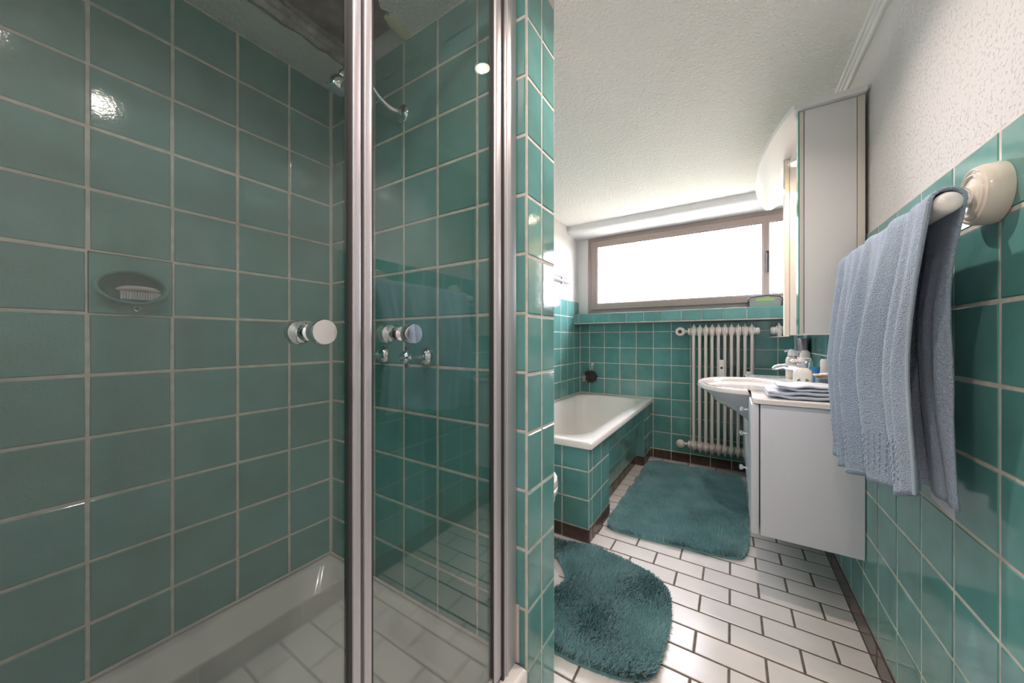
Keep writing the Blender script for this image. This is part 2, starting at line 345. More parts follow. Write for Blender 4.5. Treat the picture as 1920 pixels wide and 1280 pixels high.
# ------------------------------------------------------------------ window
def rect_frame(x0, x1, z0, z1, wl_, wr_, wb_, wt_, y0, y1, ch=.03):
    o_ = lambda d, y: [(x0+d, y, z0+d), (x1-d, y, z0+d), (x1-d, y, z1-d), (x0+d, y, z1-d)]
    i_ = lambda d, y: [(x0+wl_-d, y, z0+wb_-d), (x1-wr_+d, y, z0+wb_-d), (x1-wr_+d, y, z1-wt_+d), (x0+wl_-d, y, z1-wt_+d)]
    R = [o_(0, y1), o_(0, y0+ch), o_(ch, y0), i_(ch, y0), i_(0, y0+ch), i_(0, y1), o_(0, y1)]
    return MB().rings(R, True)
wn = struct(rect_frame(WX0, WX1, WZ0, WZ1, .40, .40, .42, .38, 21.98, 22.3).build('window_1', 'frame', smooth=0), 'wide bronze aluminium window with overexposed white daylight', 'window')
a0, a1, b0, b1 = WX0+.25, WX1-.25, WZ0+.27, WZ1-.23
rect_frame(a0, a1, b0, b1, -7.37-a0, a1-1.28, 2.33-b0, b1-5.97, 21.84, 21.99, .04).build('sash', 'frame', wn, 0)
MB().box(-7.60, 1.50, 21.94, 21.96, 2.1, 6.2).build('pane', 'glass', wn, 0)
rect_frame(-7.38, 1.29, 2.32, 5.98, .03, .03, .03, .03, 21.88, 21.95, .005).build('gasket', 'dark', wn, 0)
MB().box(1.43, 1.60, 21.76, 21.87, 3.9, 4.5, .03).box(1.45, 1.58, 21.6, 21.72, 3.4, 4.4, .04).box(1.46, 1.57, 21.65, 21.8, 4.15, 4.35, .03).build('window_handle', 'dark', wn)

# ------------------------------------------------------------------ shower
ty = thing('shower_tray', (-5.8, 2.4, FZ), 'white shower tray with raised rim under the glass doors', 'shower tray')
def rrect(x0, x1, y0, y1, r, z, n=7):
    out = []
    for cx, cy, a in ((x1-r, y1-r, 0), (x0+r, y1-r, 90), (x0+r, y0+r, 180), (x1-r, y0+r, 270)):
        for i in range(n): t = math.radians(a+90*i/(n-1)); out.append((cx+r*math.cos(t), cy+r*math.sin(t), z))
    return out
TX0, TX1, TY0, TY1, TZ = XL+.02, XC+.02, -.13, YB-.02, -5.47
MB().rings([rrect(TX0, TX1, TY0, TY1, .04, FZ+1.1), rrect(TX0, TX1, TY0, TY1, .04, TZ-.05), rrect(TX0+.04, TX1-.04, TY0+.04, TY1-.04, .05, TZ), rrect(TX0+.16, TX1-.5, TY0+.16, TY1-.16, .25, TZ), rrect(TX0+.22, TX1-.58, TY0+.22, TY1-.22, .3, TZ-.05), rrect(TX0+.42, TX1-.8, TY0+.42, TY1-.42, .45, TZ-.62), rrect(TX0+.55, TX1-.95, TY0+.55, TY1-.55, .5, TZ-.72), rrect(TX0+2.4, TX1-2.7, TY0+2.2, TY1-2.2, .1, TZ-.76)], True, True, True).build('tray_shell', 'tray', ty, 50)
up = MB().box(TX0+.1, XC-g, TY0, YB-.02, FZ, -6.02).build('upstand', 'grout', ty, 0)
tiles('tile', up, 'x', 1, XC, lines(TY0, YB-.02, .03), lines(FZ+.02, -6.02, -6.585))
MB().tube([(XL+.02, TY0, TZ+.015), (XL+.02, YB-.03, TZ+.015), (-3.3, YB-.02, TZ+.015)], .035, 8).build('seal', 'silicone', ty)
MB().lathe([(.0, .02), (.22, .02), (.26, 0), (.26, -.05)], (-5.9, 2.4, TZ-.74)).build('drain', 'chrome', ty)
def door_leaf(y0, y1, ky, label, side):
    t = thing('shower_door', (-3.2, (y0+y1)/2, TZ), label, 'shower door', 'hinged glass leaves of the shower')
    z0, z1 = TZ+.1, 5.9; e0, e1 = (y0, y1)
    MB().box(-3.215, -3.185, y0+.03, y1-.03, z0, z1).build('glass_pane', 'shglass', t, 0)
    yy = y1 if side > 0 else y0; s = -side
    # meeting stile: ribbed aluminium with dark gap and lip
    a = sorted((yy, yy+s*.085)); MB().box(-3.26, -3.135, a[0], a[1], z0-.05, z1+.05, .014).build('stile', 'alu', t)
    a = sorted((yy+s*.085, yy+s*.115)); MB().box(-3.24, -3.16, a[0], a[1], z0-.05, z1+.05).build('stile_gasket', 'alud', t, 0)
    MB().box(-3.23, -3.17, y0, y1, z0-.07, z0+.05, .012).build('bottom_rail', 'alu', t)
    MB().box(-3.24, -3.16, y0, y1, z1-.05, z1+.1, .012).build('top_rail', 'alu', t)
    if side < 0:   # hinge side at the wall
        MB().box(-3.28, -3.12, y1-.19, y1, z0-.05, z1+.05, .05).build('hinge_stile', 'alu', t)
        MB().box(-3.24, -3.16, y1-.205, y1-.19, z0-.05, z1+.05).build('stile_gasket', 'alud', t, 0)
    else: MB().box(-3.28, -3.12, y0, y0+.19, z0-.05, z1+.05, .05).build('hinge_stile', 'alu', t)
    for sg in (1, -1):
        MB().lathe([(.035, 0), (.075, .005), (.078, .03), (.06, .045), (.045, .06), (.045, .10), (.07, .12), (.106, .135), (.112, .15), (.112, .235), (.105, .25), (0, .253)], (-3.2+sg*.016, ky, .065), (sg, 0, 0), 28).build('knob', 'chrome', t, 40)
    return t
door_leaf(-.12, 2.115, 1.64, 'left glass shower door leaf with round chrome knob, nearest the camera', 1)
door_leaf(2.155, 4.62, 2.63, 'right glass shower door leaf with round chrome knob, hinged at the partition wall', -1)
wpf = thing('shower_wall_profile', (-3.2, 4.8, TZ), 'vertical aluminium wall profile fixing the shower door to the partition', 'shower profile')
MB().box(-3.30, -3.10, 4.63, YB-.01, TZ-.02, 6.09, .02).build('channel', 'alu', wpf)
MB().box(-3.32, -3.08, 4.70, 4.74, TZ-.02, 6.09, .012).build('rib', 'alu', wpf)
MB().box(-3.27, -3.095, 4.605, 4.635, TZ, 6.05).build('gap_strip', 'alud', wpf, 0)
MB().box(-3.36, -3.05, YB-.03, YB-.005, TZ, -4.5).build('sealant', 'silicone', wpf, 0)
sp = struct(MB().box(-3.30, -3.10, -.15, -.11, TZ-.02, 6.09).build('trim_profile', 'alu', smooth=0), 'aluminium hinge profile beside the camera', 'trim')
# shower head
sh = thing('overhead_shower', (-5.96, YB, 4.83), 'chrome shower head on a curved wall arm', 'shower head')
MB().lathe([(.03, .10), (.10, .10), (.17, .07), (.20, .03), (.20, 0)], (-5.96, YB-.005, 4.83), (0, -1, 0), 28).build('flange', 'chrome', sh, 40)
pts = [(-5.96, YB-.05, 4.83), (-6.05, YB-.28, 4.86), (-6.12, YB-.48, 4.97), (-6.18, YB-.66, 5.16), (-6.25, YB-.86, 5.3), (-6.32, YB-1.02, 5.3), (-6.37, YB-1.12, 5.18)]
def smoothpts(pts, n=6):
    pts = [Vector(p) for p in pts]; out = []
    for i in range(len(pts)-1):
        p0, p1, p2, p3 = pts[max(i-1, 0)], pts[i], pts[i+1], pts[min(i+2, len(pts)-1)]
        for k in range(n):
            t = k/n; out.append(.5*((2*p1)+(-p0+p2)*t+(2*p0-5*p1+4*p2-p3)*t*t+(-p0+3*p1-3*p2+p3)*t**3))
    return out+[pts[-1]]
MB().tube(smoothpts(pts), .055, 14).build('arm', 'chrome', sh, 60)
MB().lathe([(.05, 0), (.08, .04), (.08, .10), (.07, .13), (.11, .16), (.16, .24), (.17, .30), (.17, .40), (.155, .42), (.15, .42)], (-6.37, YB-1.11, 5.2), (-.2, -.30, -1), 24).build('spray_head', 'chrome', sh, 40)
MB().lathe([(.15, 0), (.13, .012), (0, .015)], tuple(Vector((-6.37, YB-1.11, 5.2))+Vector((-.2, -.30, -1)).normalized()*.42), (-.2, -.30, -1), 24).build('spray_plate', 'greycap', sh)
for i, x in enumerate((-6.62, -5.27)):
    t = thing('shower_tap', (x, YB, -.34), ('left', 'right')[i]+' chrome tap handle on the tiles below the shower arm', 'tap', 'shower tap handles')
    MB().lathe([(.04, .16), (.10, .14), (.19, .05), (.20, 0)], (x, YB-.005, -.34), (0, -1, 0)).build('flange', 'chrome', t, 40)
    MB().lathe([(.06, 0), (.06, .25), (.10, .28), (.12, .36), (.12, .46), (.08, .5), (0, .5)], (x, YB-.12, -.34), (0, -1, 0)).build('stem', 'chrome', t, 40)
    MB().tube([(x-.2, YB-.5, -.34), (x+.2, YB-.5, -.34)], .045, 10).tube([(x, YB-.5, -.54), (x, YB-.5, -.14)], .045, 10).build('cross_grip', 'chrome', t)
# recessed soap dish tile
sd = thing('soap_dish', (XL, dy0+.5, dz0+.5), 'green ceramic soap dish recessed into the shower wall tiles', 'soap dish')
cyd, czd, ea, eb = dy0+.5, dz0+.47, .42, .28; N = 48; j = .011
def sq(t):
    c, s = math.cos(t), math.sin(t); k = 1/max(abs(c), abs(s)); return (dy0+.5+c*k*(.5-j), dz0+.5+s*k*(.5-j))
def el(t, f, x, dz=0): return (x, cyd+ea*f*math.cos(t), czd+dz+eb*f*math.sin(t))
T = [math.pi/4+2*math.pi*i/N for i in range(N)]
lip = lambda t, b, h: XL+b+h*max(0, -math.sin(t))**1.2
R = [[(XL-.04, *sq(t)) for t in T], [(XL, *sq(t)) for t in T], [(lip(t, 0, .01), *(np.array(sq(t))*.12+np.array(el(t, 1.12, 0)[1:])*.88)) for t in T],
     [el(t, 1.08, lip(t, .01, .10)) for t in T], [el(t, 1.02, lip(t, .02, .14)) for t in T], [el(t, .95, lip(t, .01, .14)) for t in T], [el(t, .90, lip(t, -.04, .10)) for t in T], [el(t, .86, XL-.18) for t in T], [el(t, .75, XL-.32) for t in T], [el(t, .3, XL-.36) for t in T]]
MB().rings(R, True, False, True).build('dish', 'tile', sd, 70)
MB().lathe([(.055, .0), (.05, .03), (.03, .04)], (XL+.0, cyd+.04, dz0+.11), (1, 0, 0), 16).build('drain_ring', 'chrome', sd)
MB().lathe([(.03, .0), (.028, .005)], (XL+.038, cyd+.04, dz0+.11), (1, 0, 0), 16).build('drain_hole', 'dark', sd)
nb = thing('nail_brush', (XL-.08, cyd+.08, czd-.2), 'white nail brush lying in the green soap dish', 'nail brush')
R = []
for i in range(11):
    t = i/10; y = cyd-.20+.56*t; w_ = .085*(max(0.05, 1-(2*t-1)**4)); zc = czd-.035+.03*math.sin(math.pi*t)
    R.append([(XL-.06+w_*math.cos(a), y, zc+.048*(max(.1, 1-(2*t-1)**6))*math.sin(a)) for a in [2*math.pi*q/10 for q in range(10)]])
MB().rings(R, True, True, True).build('brush_back', 'brush', nb, 60)
mb = MB()
for i in range(15):
    y = cyd-.13+.46*i/14
    for x in (-.11, -.06, -.01): mb.tube([(XL+x, y, czd-.065), (XL+x, y+.006, czd-.20)], .011, 5)
mb.build('bristles', 'bristle', nb)

# ------------------------------------------------------------------ bathtub
tb = thing('bathtub', (-6.4, 16.8, FZ), 'white enamelled bathtub with green tiled apron under the window', 'bathtub')
BX0, BX1, BY0, BY1, BZ = XL+.02, -4.08, 11.45, YW-.02, -3.56
R = [rrect(BX0, BX1, BY0, BY1, .05, BZ-.22, 9), rrect(BX0, BX1, BY0, BY1, .06, BZ-.04, 9), rrect(BX0+.04, BX1-.04, BY0+.04, BY1-.04, .07, BZ, 9),
     rrect(BX0+.30, BX1-.50, BY0+.50, BY1-.45, 1.25, BZ-.02, 9), rrect(BX0+.36, BX1-.57, BY0+.57, BY1-.52, 1.25, BZ-.07, 9), rrect(BX0+.42, BX1-.64, BY0+.66, BY1-.60, 1.25, BZ-.25, 9),
     rrect(BX0+.60, BX1-.80, BY0+.95, BY1-1.2, 1.15, BZ-1.5, 9), rrect(BX0+.80, BX1-1.0, BY0+1.3, BY1-1.8, 1.05, BZ-2.3, 9), rrect(BX0+1.2, BX1-1.4, BY0+1.8, BY1-2.4, .7, BZ-2.5, 9), rrect(BX0+2.0, BX1-2.2, BY0+3.5, BY1-4, .2, BZ-2.53, 9)]
MB().rings(R, True, False, True).build('tub_shell', 'enamel', tb, 50)
MB().tube([(BX0, BY1, BZ+.01), (BX0, BY0, BZ+.01)], .035, 8).tube([(BX0, BY1-.005, BZ+.01), (BX1, BY1-.005, BZ+.01)], .035, 8).build('seal', 'silicone', tb)
AZ, AB = -3.76, -6.6      # top of apron tiles, top of its brown base
ap = MB().box(XL+.03, -4.2-g, 11.57+g, 11.72, FZ, AZ).box(-4.3, -4.2-g, 11.65, 13.95-g, FZ, AZ).box(-4.75, -4.2-g, 13.85, 13.95-g, FZ, AZ).box(-4.3, -4.2-g, 20.42+g, YW-.03, FZ, AZ).box(-4.75, -4.2-g, 20.44, 20.54, FZ, AZ).prism([(-4.75, FZ), (-4.67, FZ), (-4.67, AB), (-4.22, AZ), (-4.32, AZ), (-4.75, AB)], 'y', 13.9, 20.5).build('apron', 'grout', tb, 0)
rows = [AB, -5.6, -4.6, AZ]
tiles('tile', ap, 'y', -1, 11.57, lines(XL+.02, -4.2, -5.22), rows)
tiles('base_tile', ap, 'y', -1, 11.55, lines(XL+.02, -4.19, -5.22), [FZ+.01, AB], 'brown', depth=.06, tilt=.002)
tiles('tile', ap, 'x', 1, -4.2, [11.58, 11.92, 12.93, 13.95], rows)
tiles('base_tile', ap, 'x', 1, -4.18, [11.56, 11.92, 12.93, 13.95], [FZ+.01, AB], 'brown', depth=.06, tilt=.002)
tiles('tile', ap, 'x', 1, -4.2, [20.43, 21.3, YW-.02], rows)
tiles('base_tile', ap, 'x', 1, -4.18, [20.42, 21.3, YW-.07], [FZ+.01, AB], 'brown', depth=.06, tilt=.002)
# slanted foot-space panel
nv = Vector((AZ-AB, 0, -(-4.2+4.65))).normalized()
for ya, yb in zip(*(lambda L: (L[:-1], L[1:]))(lines(13.96, 20.41, 13.95))):
    for za, zb in zip(rows[:-1], rows[1:]):
        f = lambda z: -4.65+(z-AB)/(AZ-AB)*.45
        zc = (za+zb)/2; V = Vector((f(zb)-f(za), 0, zb-za))
        tile_obj('tile', ap, (f(zc), (ya+yb)/2, zc), V.cross(Vector((0, 1, 0)))*-1 if V.cross(Vector((0, 1, 0))).x < 0 else V.cross(Vector((0, 1, 0))), V, yb-ya-.022, V.length-.022, 'tile', .003)
tiles('base_tile', ap, 'x', 1, -4.64, lines(13.96, 20.41, 13.95), [FZ+.01, AB], 'brown', depth=.06, tilt=.002)
MB().prism([(-4.21, AZ), (-4.63, AB+.02), (-4.22, AB+.02)], 'y', 20.40, 20.44).build('cheek_tile', 'tile', ap, 0)
MB().box(-4.63, -4.2, 20.38, 20.44, FZ+.01, AB).build('base_tile', 'brown', ap, 0)

# ------------------------------------------------------------------ toilet (mostly behind the partition)
to = thing('toilet', (-6.2, 9.0, FZ), 'white toilet half hidden behind the partition wall', 'toilet')
def egg(cx, cy, ax, ay, z, back=0.0, n=28):
    out = []
    for i in range(n):
        t = 2*math.pi*i/n; c, s = math.cos(t), math.sin(t)
        out.append((cx+ax*(c if c > 0 else c*(1+back)), cy+ay*s*(1-.12*c), z))
    return out
TYc = 9.15
MB().rings([egg(-5.7, TYc, 1.45, 1.0, FZ, .6), egg(-5.7, TYc, 1.43, .98, FZ+.12, .6), egg(-5.75, TYc, 1.15, .8, FZ+.5, .6), egg(-5.75, TYc, .95, .72, FZ+1.1, .6), egg(-5.7, TYc, 1.15, .95, FZ+1.8, .6), egg(-5.7, TYc, 1.28, 1.15, FZ+2.35, .6), egg(-5.7, TYc, 1.30, 1.17, FZ+2.5, .6)], True, True, True).build('bowl', 'ceramic', to, 60)
MB().rings([egg(-5.7, TYc, 1.33, 1.2, FZ+2.5, .5), egg(-5.7, TYc, 1.36, 1.22, FZ+2.56, .5), egg(-5.7, TYc, 1.36, 1.22, FZ+2.68, .5), egg(-5.7, TYc, 1.3, 1.18, FZ+2.72, .5)], True, True, True).build('seat', 'ceramic', to, 50)
MB().rings([egg(-5.7, TYc, 1.33, 1.2, FZ+2.73, .5), egg(-5.7, TYc, 1.37, 1.23, FZ+2.78, .5), egg(-5.7, TYc, 1.34, 1.2, FZ+2.95, .5), egg(-5.7, TYc, 1.0, .9, FZ+3.02, .5)], True, True, True).build('lid', 'ceramic', to, 50)
MB().box(XL, -7.7, TYc-1.3, TYc+1.3, FZ+2.6, FZ+5.4, .12).build('cistern', 'ceramic', to)
MB().box(-7.9, -6.7, TYc-.7, TYc+.7, FZ, FZ+2.6, .15).build('neck', 'ceramic', to)

# ------------------------------------------------------------------ rugs
def poly_smooth(pts, n=8):
    out = []; m = len(pts); pts = [Vector((*p, 0)) for p in pts]
    for i in range(m):
        p0, p1, p2, p3 = pts[i-1], pts[i], pts[(i+1) % m], pts[(i+2) % m]
        for k in range(n):
            t = k/n; q = .5*((2*p1)+(-p0+p2)*t+(2*p0-5*p1+4*p2-p3)*t*t+(-p0+3*p1-3*p2+p3)*t**3); out.append((q.x, q.y))
    return out
def inside(px, py, poly):
    c = np.zeros(len(px), bool); n = len(poly)
    for i in range(n):
        x1, y1 = poly[i]; x2, y2 = poly[i-1]
        cond = ((y1 > py) != (y2 > py)); c ^= cond & (px < (x2-x1)*(py-y1)/(y2-y1+1e-12)+x1)
    return c
def rug(poly, label, nblades, seed, flow):
    r = np.random.default_rng(seed); cx = sum(p[0] for p in poly)/len(poly); cy = sum(p[1] for p in poly)/len(poly)
    t = thing('bath_rug', (cx, cy, FZ), label, 'rug', 'teal shag bath rugs')
    MB().prism(poly, 'z', FZ+.005, FZ+.07).build('backing', 'rugbase', t, 0)
    xs = [p[0] for p in poly]; ys_ = [p[1] for p in poly]
    px = r.uniform(min(xs), max(xs), nblades*2); py = r.uniform(min(ys_), max(ys_), nblades*2)
    k_ = inside(px, py, poly); px, py = px[k_][:nblades], py[k_][:nblades]; n = len(px)
    # clumped lean field from a few random waves
    ang = np.full(n, flow, float); ln = np.full(n, .17)
    for q in range(7):
        kx, ky, ph = r.normal(0, 2.2), r.normal(0, 2.2), r.uniform(0, 6.28); ang += .22*np.sin(kx*px+ky*py+ph); ln += .012*np.sin(1.7*kx*px-1.4*ky*py+ph*2)
    ang += r.normal(0, .55, n); ln *= r.uniform(.8, 1.2, n); lean = np.clip(r.normal(.62, .25, n), .1, 1.2)
    wd = r.uniform(.02, .036, n); ca, sa = np.cos(ang), np.sin(ang)
    b = np.stack([px, py, np.full(n, FZ+.06)], 1); side = np.stack([-sa, ca, np.zeros(n)], 1)*wd[:, None]
    mid = b+np.stack([ca*np.sin(lean*.5), sa*np.sin(lean*.5), np.cos(lean*.5)], 1)*(ln*.55)[:, None]
    tip = mid+np.stack([ca*np.sin(lean), sa*np.sin(lean), np.cos(lean)], 1)*(ln*.55)[:, None]
    V = np.stack([b-side, b+side, mid+side*.8, mid-side*.8, tip], 1).reshape(-1, 3)
    V = (V-np.array([0, 0, FZ]))*S
    me = bpy.data.meshes.new('pile'); me.vertices.add(len(V)); me.vertices.foreach_set('co', V.ravel())
    base = np.arange(n)[:, None]*5; loops = np.concatenate([base+np.array([0, 1, 2, 3]), base+np.array([3, 2, 4])], 1).ravel()
    me.loops.add(len(loops)); me.loops.foreach_set('vertex_index', loops.astype(np.int32))
    st = (np.arange(n)[:, None]*7+np.array([0, 4])).ravel().astype(np.int32)
    me.polygons.add(2*n); me.polygons.foreach_set('loop_start', st); me.update(calc_edges=True); me.validate()
    me.materials.append(M['rug']); o = bpy.data.objects.new('pile', me); COL.objects.link(o); o.parent = t; o.matrix_parent_inverse = Matrix.Translation(-t.location); o['kind'] = 'stuff'
    return t
rug1 = poly_smooth([(-3.7, 12.85), (-2.0, 12.95), (-.1, 13.22), (.38, 13.75), (.5, 15.5), (.52, 18.1), (.42, 20.2), (-.2, 21.0), (-2.9, 21.15), (-3.75, 20.95), (-4.0, 20.2), (-4.0, 17.5), (-4.0, 14.9), (-4.02, 13.4)], 6)
rug(rug1, 'large teal shaggy bath rug in front of the bathtub', 80000, 3, 2.2)
rug2 = poly_smooth([(-1.75, 7.4), (-1.4, 7.8), (-1.32, 8.9), (-1.42, 10.1), (-1.75, 10.7), (-2.6, 11.05), (-3.6, 11.15), (-4.6, 11.1), (-5.4, 10.95), (-5.25, 10.6), (-4.6, 10.05), (-4.2, 9.55), (-4.12, 9.2), (-4.35, 8.6), (-5.0, 8.0), (-5.4, 7.6), (-5.2, 7.25), (-3.4, 7.12), (-2.4, 7.2)], 5)
rug(rug2, 'contoured teal shaggy rug with cut-out around the toilet foot', 58000, 5, .7)

# ------------------------------------------------------------------ radiator
ra = thing('radiator', (-.5, 21.45, FZ), 'cream column radiator with ten sections under the window sill', 'radiator')
def rad_section():
    mb = MB(); yf, yb_ = -.26, .26
    for y in (yf, 0, yb_): mb.tube([(0, y, -5.75), (0, y, .42)], .072, 10)
    for zc, sg in ((.44, 1), (-5.80, -1)):
        mb.lathe([(.17, -.147), (.235, -.12), (.25, -.06), (.25, .06), (.235, .12), (.17, .147)], (0, 0, zc), (1, 0, 0), 20)
        R = []
        for yy, zz in ((-.34, -.10), (-.37, .05), (-.34, .20), (-.22, .34), (0, .42), (.22, .34), (.34, .20), (.37, .05), (.34, -.10)):
            R.append([(-.075, yy*.95, zc+sg*(zz-.16)), (0, yy, zc+sg*zz), (.075, yy*.95, zc+sg*(zz-.16)), (.06, yy*.75, zc+sg*-.15), (-.06, yy*.75, zc+sg*-.15)])
        mb.rings(R, True, True, True)
    return mb
sec = rad_section().build('section', 'radiator', None, 40, world=False)
RY = 21.45
for i in range(10):
    o = sec if i == 0 else sec.copy()
    if i: COL.objects.link(o)
    o.parent = ra; o.matrix_parent_inverse = Matrix.Translation(-ra.location)
    o.location = P(-1.79+.2905*i, RY, 0)
MB().lathe([(.16, 0), (.20, .05), (.20, .12), (.12, .16), (.08, .18), (.08, .34)], (-1.94, RY, .44), (-1, 0, 0), 18).lathe([(.22, -.06), (.25, 0), (.25, .2), (.2, .26)], (-2.45, RY-.05, .44), (0, -1, 0), 20).build('thermostat_valve', 'radiator', ra, 40)
MB().lathe([(.11, 0), (.10, .012)], (-2.45, RY-.305, .44), (0, -1, 0), 16).build('valve_cap', 'dark', ra)
MB().lathe([(.16, 0), (.20, .05), (.20, .12), (.12, .16), (.08, .18), (.08, .38)], (-1.94, RY, -5.80), (-1, 0, 0), 18).lathe([(.20, -.1), (.23, 0), (.2, .15), (.1, .22)], (-2.45, RY-.05, -5.80), (0, -1, 0), 20).build('return_valve', 'radiator', ra, 40)
MB().lathe([(.19, 0), (.19, .14), (.14, .2)], (.96, RY, .44), (1, 0, 0), 18).build('end_plug', 'radiator', ra, 40)
MB().box(-.60, -.36, RY-.42, RY-.26, -2.35, -1.05, .025).build('heat_meter', 'ceramic', ra)
MB().box(-.53, -.43, RY-.43, RY-.415, -1.52, -1.42).build('meter_display', 'dark', ra, 0)
MB().box(.57, .79, RY-.42, RY-.26, -2.1, -1.6, .025).build('heat_meter', 'ceramic', ra)

# ------------------------------------------------------------------ vanity
va = thing('vanity_cabinet', (1.6, 15, -5.17), 'wall-hung white vanity cabinet under the washbasin', 'cabinet')
MB().box(.62, XR-.01, 11.255, 11.37, -5.17, -1.71, .012).build('side_panel', 'daylit_white', va)
MB().box(.62, XR-.01, 18.58, 18.7, -5.17, -1.71, .012).build('side_panel', 'daylit_white', va)
MB().box(.62, XR-.01, 11.37, 18.58, -5.17, -5.05).build('bottom_panel', 'daylit_white', va, 0)
MB().box(2.5, XR-.01, 11.37, 18.58, -5.05, -2.7).build('back_panel', 'daylit_white', va, 0)
d1 = MB().box(.415, .598, 11.25, 12.95, -5.17, -1.71, .04).build('door', 'daylit_white', va)
d2 = MB().box(.44, .60, 12.97, 15.8, -5.17, -2.78, .03).build('door', 'daylit_white', va)
d3 = MB().box(.44, .60, 15.82, 18.7, -5.17, -1.71, .03).build('door', 'daylit_white', va)
MB().box(.50, .60, 12.97, 15.8, -2.76, -1.71, .01).build('fascia', 'daylit_white', va)
for y, z, d in ((12.6, -2.1, d1), (13.4, -3.0, d2), (13.4, -4.1, d2)):
    k_ = MB().lathe([(.03, 0), (.03, .12), (.06, .14), (.085, .18), (.085, .22), (.05, .25), (0, .255)], (.42, y, z), (-1, 0, 0), 16).build('knob', 'chrome', d, 40)
    
# worktop with basin
wt = thing('washbasin', (1.2, 15, -1.69), 'cream ceramic washbasin worktop bulging out in front of the vanity', 'washbasin')
RZ = -1.55
bc = (.55, 15.05)
ol = [(XR-.01, 11.2), (.56, 11.2), (.50, 11.22), (.46, 11.28), (.44, 11.36), (.45, 12.0), (.46, 12.75)]
for i in range(1, 24):
    t = math.pi*i/24; ol.append((.44-1.56*math.sin(t)**.85, 15.05-2.25*math.cos(t)))
ol += [(.46, 17.35), (.45, 18.0), (.45, 18.75), (XR-.01, 18.75)]
def hit(ang):
    d = (math.cos(ang), math.sin(ang)); best = None
    for i in range(len(ol)):
        (x1, y1), (x2, y2) = ol[i], ol[(i+1) % len(ol)]; ex, ey = x2-x1, y2-y1; den = d[0]*ey-d[1]*ex
        if abs(den) < 1e-9: continue
        t = ((x1-bc[0])*ey-(y1-bc[1])*ex)/den; s_ = ((x1-bc[0])*d[1]-(y1-bc[1])*d[0])/den
        if t > 0 and -1e-6 <= s_ <= 1+1e-6 and (best is None or t > best): best = t
    return (bc[0]+d[0]*best, bc[1]+d[1]*best)
angs = sorted(set([round(2*math.pi*i/120-math.pi, 5) for i in range(120)]+[round(math.atan2(y-bc[1], x-bc[0]), 5) for x, y in ol if True]))
OUT = [hit(a) for a in angs]
def bowl(a, f, z): return (bc[0]-.12+1.32*f*math.cos(a), bc[1]+1.85*f*math.sin(a), z)
R = [[(x, y, RZ-.14) for x, y in OUT], [(x, y, RZ-.03) for x, y in OUT], [(x+(bc[0]-x)*.012, y+(bc[1]-y)*.012, RZ) for x, y in OUT], [bowl(a, 1.06, RZ) for a in angs], [bowl(a, 1.0, RZ-.03) for a in angs], [bowl(a, .93, RZ-.25) for a in angs], [bowl(a, .78, RZ-.62) for a in angs], [bowl(a, .5, RZ-.88) for a in angs], [bowl(a, .12, RZ-.95) for a in angs]]
MB().rings(R, True, True, True).build('basin_top', 'basin', wt, 50)
UA = [i for i in range(len(OUT)) if OUT[i][0] < .47 and 12.7 < OUT[i][1] < 17.4]
U = [OUT[i] for i in UA]; R = []
U = sorted(U, key=lambda p: p[1])
for q in range(9):
    t = q/8; f = (1-t)**1.0; z = RZ-.15-t*1.12
    R.append([(.46+(x-.46)*f*.97, 15.0+(y-15.0)*(.25+.75*f)*.985, z) for x, y in U])
MB().rings(R, False).build('basin_underside', 'daylit_white', wt, 50)
MB().box(2.45, XR-.01, 11.25, 18.7, RZ-.02, RZ+.12, .03).build('back_ledge', 'basin', wt)
fa = thing('basin_tap', (2.0, 14.6, RZ), 'chrome single lever tap on the washbasin behind the soap dispenser', 'tap')
MB().lathe([(.17, 0), (.17, .04), (.13, .06), (.125, .72), (.14, .76), (.13, .84), (.09, .88)], (2.0, 14.6, RZ+.004), (0, 0, 1)).build('body', 'chrome', fa, 40)
MB().tube(smoothpts([(2.0, 14.6, RZ+.5), (1.75, 14.62, RZ+.62), (1.45, 14.66, RZ+.66), (1.22, 14.7, RZ+.60), (1.18, 14.7, RZ+.52)], 5), [.1]*10+[.075]*11, 12).build('spout', 'chrome', fa)
MB().box(1.78, 2.14, 14.52, 14.68, RZ+.88, RZ+.97, .03).build('lever', 'chrome', fa)

# ------------------------------------------------------------------ mirror cabinet
mc = thing('mirror_cabinet', (2.0, 15, .15), 'white mirror cabinet with curved canopy and halogen light on the right wall', 'mirror cabinet')
CT, CB = 5.72, .15
MB().box(1.515, XR-.16, 11.225, 11.5, CB, CT, .01).build('cabinet_body', 'white', mc)
MB().box(XR-.15, XR-.02, 11.21, 11.5, CB-.02, CT, .01).build('back_strip', 'beige', mc)
MB().box(1.42, 1.50, 11.215, 11.5, CB-.02, CT, .01).build('door', 'beige', mc)
MB().box(1.392, 1.418, 11.22, 11.5, CB-.02, CT, 0).build('door_edge', 'glassedge', mc, 0)
MB().box(1.53, XR-.02, 14.0, 19.0, CB, CT, .01).build('cabinet_body', 'whiteg', mc)
MB().box(1.40, 1.52, 14.0, 19.0, CB-.05, CT, .01).build('door', 'cream', mc)
MB().box(1.372, 1.398, 14.03, 18.98, CB-.03, CT).build('mirror_door', 'mirror', mc, 0)
MB().box(XR-.08, XR-.04, 11.5, 14.0, CB, CT).build('centre_mirror', 'mirror', mc, 0)
can = [(XR-.02, 11.09), (1.30, 11.09)]
for i in range(1, 20):
    t = i/20; y = 11.09+(19.1-11.09)*t; can.append((1.30-.60*math.sin(math.pi*t)**.75, y))
can += [(1.30, 19.1), (XR-.02, 19.1)]
MB().prism(can, 'z', CT+.01, CT+.15).build('canopy', 'white', mc, 30)
HL = (1.60, 12.95, 5.12)
